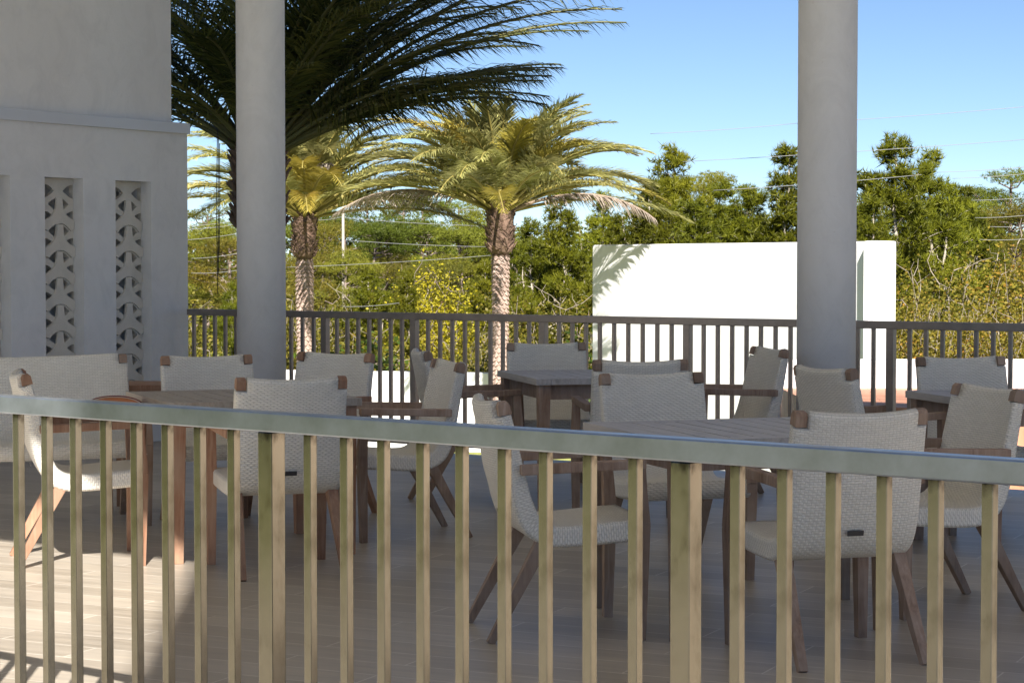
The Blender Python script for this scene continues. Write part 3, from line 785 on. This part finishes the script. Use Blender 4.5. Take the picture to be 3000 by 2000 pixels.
# ------------------------------------------------------------------ trees
FG=-4.5
def tri_leaf(mb,p,size,rnd,up=.3,thin=.35):
    v=Vector((rnd.gauss(0,1),rnd.gauss(0,1),rnd.gauss(0,1)+up)).normalized()*size
    w_=v.cross(Vector((rnd.gauss(0,1),rnd.gauss(0,1),rnd.gauss(0,1)))).normalized()*size*thin
    mb.add([p-w_*.5,p+w_*.5,p+v],[(0,1,2)])
def quad_leaf(mb,p,size,rnd):
    v=Vector((rnd.gauss(0,1),rnd.gauss(0,1),rnd.gauss(0,.7))).normalized()*size
    w_=v.cross(Vector((rnd.gauss(0,1),rnd.gauss(0,1),rnd.gauss(0,1)))).normalized()*size*.32
    mb.add([p,p+v*.5+w_,p+v,p+v*.5-w_],[(0,1,2,3)])
def tuft(mb,p,size,rnd,n=8,out=Vector((0,0,1))):
    for i in range(n):
        v=(Vector((rnd.gauss(0,1),rnd.gauss(0,1),rnd.gauss(0,1))).normalized()*.8+out*.7).normalized()*size*rnd.uniform(.7,1.15)
        w_=v.cross(Vector((rnd.gauss(0,1),rnd.gauss(0,1),rnd.gauss(0,1)))).normalized()*size*.065
        mb.add([p-w_,p+w_,p+v],[(0,1,2)])
def branch(mb,a,b,r0,r1,rnd,n=5,wob=.08):
    a=Vector(a);b=Vector(b); pts=[]; L_=(b-a).length
    for i in range(n+1):
        t=i/n; q=a.lerp(b,t)+Vector((rnd.gauss(0,1),rnd.gauss(0,1),rnd.gauss(0,.5)))*wob*L_*t*(1-t)*2
        pts.append(q)
    mb.tube(pts,[r0+(r1-r0)*i/n for i in range(n+1)],5,cap=False); return pts
def proto_sandpine(seed,H=9,Rr=2.4,spires=3,nb=90,size=.20,start=.06):
    rnd=random.Random(seed); tr=MB(); cr=MB()
    tops=[(0,0,H)]+[(rnd.uniform(-.8,.8),rnd.uniform(-.8,.8),H*rnd.uniform(.78,.93)) for _ in range(spires-1)]
    trunks=[branch(tr,(0,0,0),t,.13,.015,rnd,10,.03) for t in tops]
    for i in range(nb):
        tk=trunks[0] if rnd.random()<.6 else rnd.choice(trunks)
        f=start+(1-start)*((i+rnd.random())/nb); k=min(int(f*10),9); base=tk[k].lerp(tk[k+1],f*10-k)
        az=i*2.4+rnd.uniform(-.5,.5); prof=(1-f)**.62*(.7+.3*math.sin(f*9+seed))+.05
        ln=Rr*prof*rnd.uniform(.55,1.15)
        tip=base+Vector((math.cos(az)*ln,math.sin(az)*ln,ln*rnd.uniform(.25,.75)))
        pts=branch(tr,base,tip,.035*(1.2-f),.006,rnd,4,.15)
        nt_=int(12+ln*34)
        for j in range(nt_):
            u=(.25+.75*rnd.random()**.7); q=pts[min(int(u*4),3)].lerp(pts[min(int(u*4)+1,4)],u*4-min(int(u*4),3))
            q=q+Vector((rnd.gauss(0,1),rnd.gauss(0,1),rnd.gauss(0,.7)))*(.10+.16*ln*(1.1-u))
            tuft(cr,q,size*rnd.uniform(.85,1.3),rnd,11,Vector((math.cos(az)*.4,math.sin(az)*.4,.8)))
    for t in tops:
        for j in range(14): tuft(cr,Vector(t)+Vector((rnd.gauss(0,.08),rnd.gauss(0,.08),-rnd.random()*.9)),size*.9,rnd,8)
    return tr,cr
def proto_flatpine(seed,H=11,size=.20,ncl=16,start=.55):
    rnd=random.Random(seed); tr=MB(); cr=MB()
    tk=branch(tr,(0,0,0),(rnd.uniform(-.4,.4),0,H*.96),.17,.05,rnd,10,.03)
    for i in range(ncl):
        f=start+(.97-start)*rnd.random()**.8; k=min(int(f*10),9); base=tk[k].lerp(tk[k+1],f*10-k)
        az=i*2.4+rnd.random(); ln=rnd.uniform(.7,2.3)*(1.15-.5*f)
        c=base+Vector((math.cos(az)*ln,math.sin(az)*ln,rnd.uniform(.2,.8)))
        branch(tr,base,c,.05,.015,rnd,4,.2)
        rx=rnd.uniform(.55,1.1)
        for j in range(int(210*rx*rx)):
            v=Vector((rnd.gauss(0,1),rnd.gauss(0,1),rnd.gauss(0,1))).normalized()*rnd.random()**.4
            tuft(cr,c+Vector((v.x*rx,v.y*rx,v.z*rx*.42)),size*rnd.uniform(.7,1.1),rnd,6)
    for j in range(140):
        v=Vector((rnd.gauss(0,1),rnd.gauss(0,1),rnd.gauss(0,1))).normalized()*rnd.random()**.4
        tuft(cr,tk[-1]+Vector((v.x*.9,v.y*.9,v.z*.5)),size,rnd,6)
    return tr,cr
def proto_shrub(seed,H=5,Rr=2.2,n=24000,size=.082,twigs=55,dens=1.0,lean=0):
    rnd=random.Random(seed); tr=MB(); cr=MB()
    tips=[]
    for i in range(twigs):
        az=rnd.uniform(0,2*math.pi); r=Rr*rnd.random()**.55; z=H*rnd.uniform(.35,1.0)*(1-.35*(r/Rr)**2)
        b=Vector((math.cos(az)*r*.12,math.sin(az)*r*.12,0)); t=Vector((math.cos(az)*r,math.sin(az)*r,z))
        pts=branch(tr,b,t,.032,.004,rnd,6,.10); tips.append(pts)
        for _ in range(3):
            q=rnd.choice(pts[2:]); branch(tr,q,q+Vector((rnd.gauss(0,.35),rnd.gauss(0,.35),rnd.uniform(.1,.7))),.012,.003,rnd,3,.2)
    for i in range(n):
        pts=rnd.choice(tips); u=.3+.7*rnd.random()**.6; k=min(int(u*6),5); q=pts[k].lerp(pts[k+1],u*6-k)
        q=q+Vector((rnd.gauss(0,1),rnd.gauss(0,1),rnd.gauss(0,1)))*.27
        if q.z<.05: q.z=abs(q.z)+.1
        quad_leaf(cr,q,size*rnd.uniform(.6,1.25),rnd)
    return tr,cr
def make_tree(name,tc,barkm,leafm):
    tr,cr=tc; root=empty(name)
    link('trunk',tr.mesh('trunk',barkm),root); link('crown',cr.mesh('crown',leafm),root)
    return root
trees={}
def tree(kind,px,py,Z,H0,wx,label,cat,group,rz=None,base=FG):
    """place so that the top shows at (px,py) from the terrace, at distance Z"""
    if kind not in trees: o=trees[kind]=TPROTO[kind]
    else: o=copy_tree(trees[kind])
    top=D(px,py,Z); s=(top.z-base)/H0
    o.location=(top.x,Z,base); o.scale=(s*wx,s*wx,s); o.rotation_euler=(0,0,random.uniform(0,6.28) if rz is None else rz)
    tag(o,label,cat,group); return o
TPROTO={
 'sp1':make_tree('sand_pine',proto_sandpine(1,Rr=2.7,nb=110),M['bark_pale'],M['pine']),
 'sp2':make_tree('sand_pine',proto_sandpine(2,Rr=3.2,spires=4,nb=120),M['bark_pale'],M['pine']),
 'sp3':make_tree('sand_pine',proto_sandpine(4,Rr=2.5,spires=2,nb=105),M['bark_pale'],M['pine']),
 'fp1':make_tree('tall_pine',proto_flatpine(11),M['bark'],M['pine_far']),
 'fp2':make_tree('tall_pine',proto_flatpine(12,ncl=20,start=.5),M['bark'],M['pine_far']),
 'fp3':make_tree('tall_pine',proto_flatpine(13,ncl=13,start=.62),M['bark'],M['pine_far']),
 'rp1':make_tree('round_pine',proto_flatpine(14,H=9,ncl=34,start=.22,size=.22),M['bark'],M['pine_far']),
 'rp2':make_tree('round_tree',proto_flatpine(15,H=9,ncl=34,start=.2,size=.18),M['bark'],M['shrub']),
 'sh1':make_tree('shrub',proto_shrub(21),M['twig'],M['shrub']),
 'sh2':make_tree('shrub',proto_shrub(22,Rr=1.8,n=19000,twigs=42),M['twig'],M['shrub']),
 'ru1':make_tree('autumn_shrub',proto_shrub(23,H=6,Rr=2.6,n=36000,size=.078,twigs=60),M['twig'],M['rust']),
 'ru2':make_tree('autumn_shrub',proto_shrub(24,H=6,Rr=2.4,n=28000,size=.078,twigs=75),M['twig'],M['rust']),
 'ye1':make_tree('yellow_shrub',proto_shrub(25,H=5,Rr=1.3,n=26000,size=.078,twigs=46),M['bark'],M['yellow']),
 'dk1':make_tree('evergreen_shrub',proto_shrub(26,H=4,Rr=2.0,n=9000,size=.15,twigs=40),M['bark'],M['dark']),
 'br1':make_tree('dead_tree',proto_shrub(27,H=5,Rr=1.6,n=1600,size=.14,twigs=60),M['bark_pale'],M['brown']),
}
SPG='sand pines beyond the white wall'; FPG='tall pines on the skyline'; RPG='round crowned pines in the far wood'; SHG='shrubs beyond the terrace'
# dense sand pines, centre to right (Z 54-72)
for kd,px,py,Z,wx,lb in [
 ('sp1',1976,440,62,.95,'bushy green pine with the tallest pointed top left of the right column'),
 ('sp2',1900,540,58,1.0,'broad green pine behind the top left corner of the white wall'),
 ('sp3',1640,560,60,.95,'green pine just right of the middle palm trunk'),
 ('sp2',1760,575,64,.9,'green pine between the middle palm and the white wall'),
 ('sp3',2110,545,66,1.1,'green pine rising above the middle of the white wall'),
 ('sp1',2200,560,60,1.1,'dark green pine above the white wall, close to the right column'),
 ('sp3',2312,440,58,1.0,'dark green pine with a tall tip touching the left side of the right column'),
 ('sp2',2440,520,60,1.0,'green pine behind the right column'),
 ('sp1',2622,408,57,1.0,'tallest pointed green pine right of the right column'),
 ('sp2',2735,455,60,.85,'green pine with several blunt tips right of the tallest one'),
 ('sp3',2560,590,54,.95,'green pine over the right end of the white wall'),
 ('sp1',1555,650,63,.9,'small green pine close behind the middle palm trunk'),
 ('sp2',2830,560,68,.95,'dull green pine behind the orange flecked shrubs'),
 ('sp3',2030,600,55,1.1,'lower green pine directly above the white wall top')]:
    tree(kd,px,py,Z,9,wx,lb,'tree',SPG)
# skyline pines
for kd,px,py,Z,wx,lb in [
 ('fp1',1078,566,105,1.15,'tall thin pine right of the utility pole'),
 ('fp3',1185,572,102,1.0,'tall pine with a long bare reddish trunk between the two sunlit palms'),
 ('fp2',1240,552,108,1.0,'tall crooked pine left of the middle palm crown'),
 ('fp1',1345,585,110,1.0,'tall pine with a sparse crown just left of the middle palm trunk'),
 ('fp3',1400,600,104,.9,'tall pine partly hidden by the middle palm trunk'),
 ('fp2',960,610,112,1.1,'wide pine crown left of the utility pole'),
 ('fp1',610,610,108,1.25,'rounded pine crown between the patterned wall and the left column'),
 ('fp2',665,640,115,1.1,'pine crown touching the left side of the left column'),
 ('fp2',2075,503,98,1.0,'tall flat topped pine seen above the green pines left of the right column'),
 ('fp1',2190,545,104,1.0,'flat topped pine just above the middle of the white wall'),
 ('fp1',2965,497,100,1.2,'tall pine crown at the right edge of the picture'),
 ('fp2',2860,545,106,1.3,'rounded pine crown near the right edge of the picture'),
 ('fp3',2790,570,110,1.2,'far pine between the tallest right pine and the picture edge')]:
    tree(kd,px,py,Z,11,wx,lb,'tree',FPG)
rp=[(580,680,88),(690,700,84),(860,660,96),(930,650,92),(1010,645,98),(1090,655,90),(1170,665,96),(1260,650,92),(1340,665,88),(1430,680,92),(1510,690,86),
    (880,745,78),(1000,760,74),(1120,770,76),(1240,775,72),(1360,770,75),(2900,620,90),(2990,600,86),(2800,640,88),(2950,690,78)]
nm=['between the wall and the left column','left of the left palm trunk','just right of the left palm trunk','below the palm fronds','beside the utility pole','right of the utility pole','between the two palms','left of the middle palm','touching the middle palm','behind the middle palm','right of the middle palm',
 'low behind the left palm','low beside the utility pole','low between the palms','above the yellow shrub','low left of the middle palm','above the orange shrubs','at the right picture edge','behind the tallest right pine','above the rust coloured shrubs at the edge']
for q_,((px,py,Z),n_) in enumerate(zip(rp,nm)): tree('rp2' if q_ in (1,3,6,9,11,13,14,17,19) else 'rp1',px,py,Z,9,1.15+random.uniform(-.15,.2),'rounded yellow green tree crown '+n_,'tree',RPG)
# shrubs
for kd,px,py,Z,H0,wx,lb in [
 ('ye1',1262,752,58,5,.95,'bright yellow leaved shrub between the two sunlit palms'),
 ('br1',1358,775,62,5,.8,'small orange brown dead tree left of the middle palm trunk'),
 ('sh2',980,800,60,5,1.0,'yellow green shrub with pale stems beside the utility pole'),
 ('sh1',1120,840,64,5,1.0,'olive green shrub left of the yellow one'),
 ('sp3',1190,800,56,9,.8,'young drooping green pine left of the yellow shrub'),
 ('sp1',1080,800,60,9,.9,'young dark green pine between utility pole and yellow shrub'),
 ('sp1',1420,770,60,9,.8,'young dark green pine touching the middle palm trunk'),
 ('sh1',600,760,58,5,1.2,'yellowish shrub with bare white stems between the wall and the left column'),
 ('sp2',680,840,54,9,.6,'young green pine beside the left column above the railing'),
 ('sh2',870,840,56,5,1.2,'golden green shrub behind the left palm trunk'),
 ('sh2',1580,800,56,5,1.1,'olive shrub right of the middle palm trunk'),
 ('dk1',1130,985,50,4,1.2,'dark glossy evergreen shrub behind the railing left of the middle palm'),
 ('dk1',1010,1000,51,4,1.0,'dark glossy evergreen shrub behind the railing right of the left palm'),
 ('dk1',1660,960,52,4,1.1,'dark evergreen shrub touching the left end of the white wall'),
 ('sh1',1300,900,53,5,1.1,'thin stemmed olive shrub below the yellow one'),
 ('sh2',1400,930,50,5,1.0,'pale stemmed shrub behind the railing just left of the middle palm trunk'),
 ('sh1',620,920,50,5,1.2,'yellow leaved shrub behind the railing left of the left column'),
 ('ru1',2720,700,48,6,1.0,'orange flecked shrub with bare pale branches right of the white wall'),
 ('ru2',2900,690,50,6,1.1,'tangled rust and green shrub at the right edge of the picture'),
 ('ru2',2680,830,44,6,.9,'bare branched shrub low beside the right end of the white wall'),
 ('ru1',2830,860,43,6,1.0,'green and orange shrub low behind the far right railing'),
 ('ru2',2990,840,44,6,1.0,'red flecked shrub low at the right picture edge'),
 ('sh1',2640,640,56,5,1.0,'grey green shrub above the right end of the white wall')]:
    tree(kd,px,py,Z,H0,wx,lb,'pine' if kd[:2]=='sp' else ('tree' if kd=='br1' else 'shrub'),SHG)
# undergrowth and the far wood: masses nobody could count
def mass(name,n_bl,xr,yr,hr,size,per,matl,seed,flat=.6,lab='undergrowth'):
    rnd=random.Random(seed); mb=MB()
    for i in range(n_bl):
        y=rnd.uniform(*yr); x=rnd.uniform(*xr)*y/yr[1]; h=rnd.uniform(*hr); r=rnd.uniform(.9,1.7)*h*.55
        for j in range(per):
            v=Vector((rnd.gauss(0,1),rnd.gauss(0,1),rnd.gauss(0,1))).normalized()*rnd.random()**.35
            p=Vector((x+v.x*r,y+v.y*r,FG+h*.5+v.z*h*.5))
            quad_leaf(mb,p,size*rnd.uniform(.6,1.3),rnd)
    o=link(name,mb.mesh(name,matl)); tag(o,lab,'vegetation',kind='stuff')
mass('undergrowth',190,(-30,30),(50,100),(2.2,4.6),.15,900,M['shrub'],31,lab='low olive undergrowth filling the gaps between the trees')
mass('far_wood',130,(-50,50),(118,150),(5.5,8.8),.42,900,M['pine_far'],32,lab='far green pine wood along the skyline')
# trees left of the terrace, seen only as reflections in the railing
for i in range(9):
    a=R(10*i-62); o=copy_tree(trees['rp1']); o.location=(-17*math.cos(a)-1,17*math.sin(a)+5,-2.5); s=.75+.1*(i%3); o.scale=(s*1.3,s*1.3,s*.9); o.rotation_euler=(0,0,i)
    tag(o,'rounded green tree on the ground left of the terrace, outside the picture','tree','trees left of the terrace')

# ------------------------------------------------------------------ utility pole and wires
ZP=84
pb=D(1006,900,ZP); pt=D(1006,552,ZP)
root=empty('utility_pole',(pb.x,ZP,FG)); tag(root,'thin grey wooden utility pole between the two sunlit palms','utility pole')
mb=MB(); mb.tube([(0,0,0),(0,0,pt.z-FG)],[.07,.05],10); mb.build('pole_shaft',M['pole'],root)
WR_=[((1905,392),(2330,362),55,'upper sky left of the right column'),((2330,362),(3060,308),55,'topmost over the pines right of the right column'),((2000,474),(3060,405),56,'second highest, crossing the sky'),
 ((2090,558),(2700,512),56,'just above the pines left of the right column'),((2744,505),(3060,484),56,'touching the top of the right pines'),((2790,523),(3060,503),56,'in front of the far crowns at the right edge'),
 ((2846,587),(3060,571),47,'pale, before the trees at the upper right edge'),((2856,638),(3060,624),47,'pale, crossing the middle of the right edge trees'),((2900,664),(3060,656),47,'lower, before the right edge trees'),((2870,702),(3060,695),47,'lowest at the right edge'),
 ((520,664),(700,645),52,'highest between the wall and the left column'),((520,673),(700,656),52,'second between the wall and the left column'),((520,704),(700,683),52,'third between the wall and the left column'),((560,757),(700,741),52,'fourth between the wall and the left column'),((560,800),(700,791),52,'lowest between the wall and the left column'),
 ((1006,593),(1420,616),53,'highest right of the utility pole'),((1006,638),(1420,662),53,'second right of the utility pole'),((1006,703),(1430,723),53,'third right of the utility pole'),((840,783),(1440,748),53,'rising to the right behind the left palm'),((1006,898),(1170,887),53,'lowest beside the utility pole'),((920,645),(1006,634),53,'short, left of the utility pole')]
for a,b,Z,lb in WR_:
    mb=MB(); A=D(*a,Z); C=D(*b,Z); pts=[]
    for i in range(9):
        t=i/8; q=A.lerp(C,t); q.z-=.12*t*(1-t); pts.append(q)
    mb.tube(pts,.0075 if Z>54 else .0055,5); tag(mb.build('overhead_wire',M['wire']),'thin overhead wire, '+lb,'wire','overhead power and phone wires')
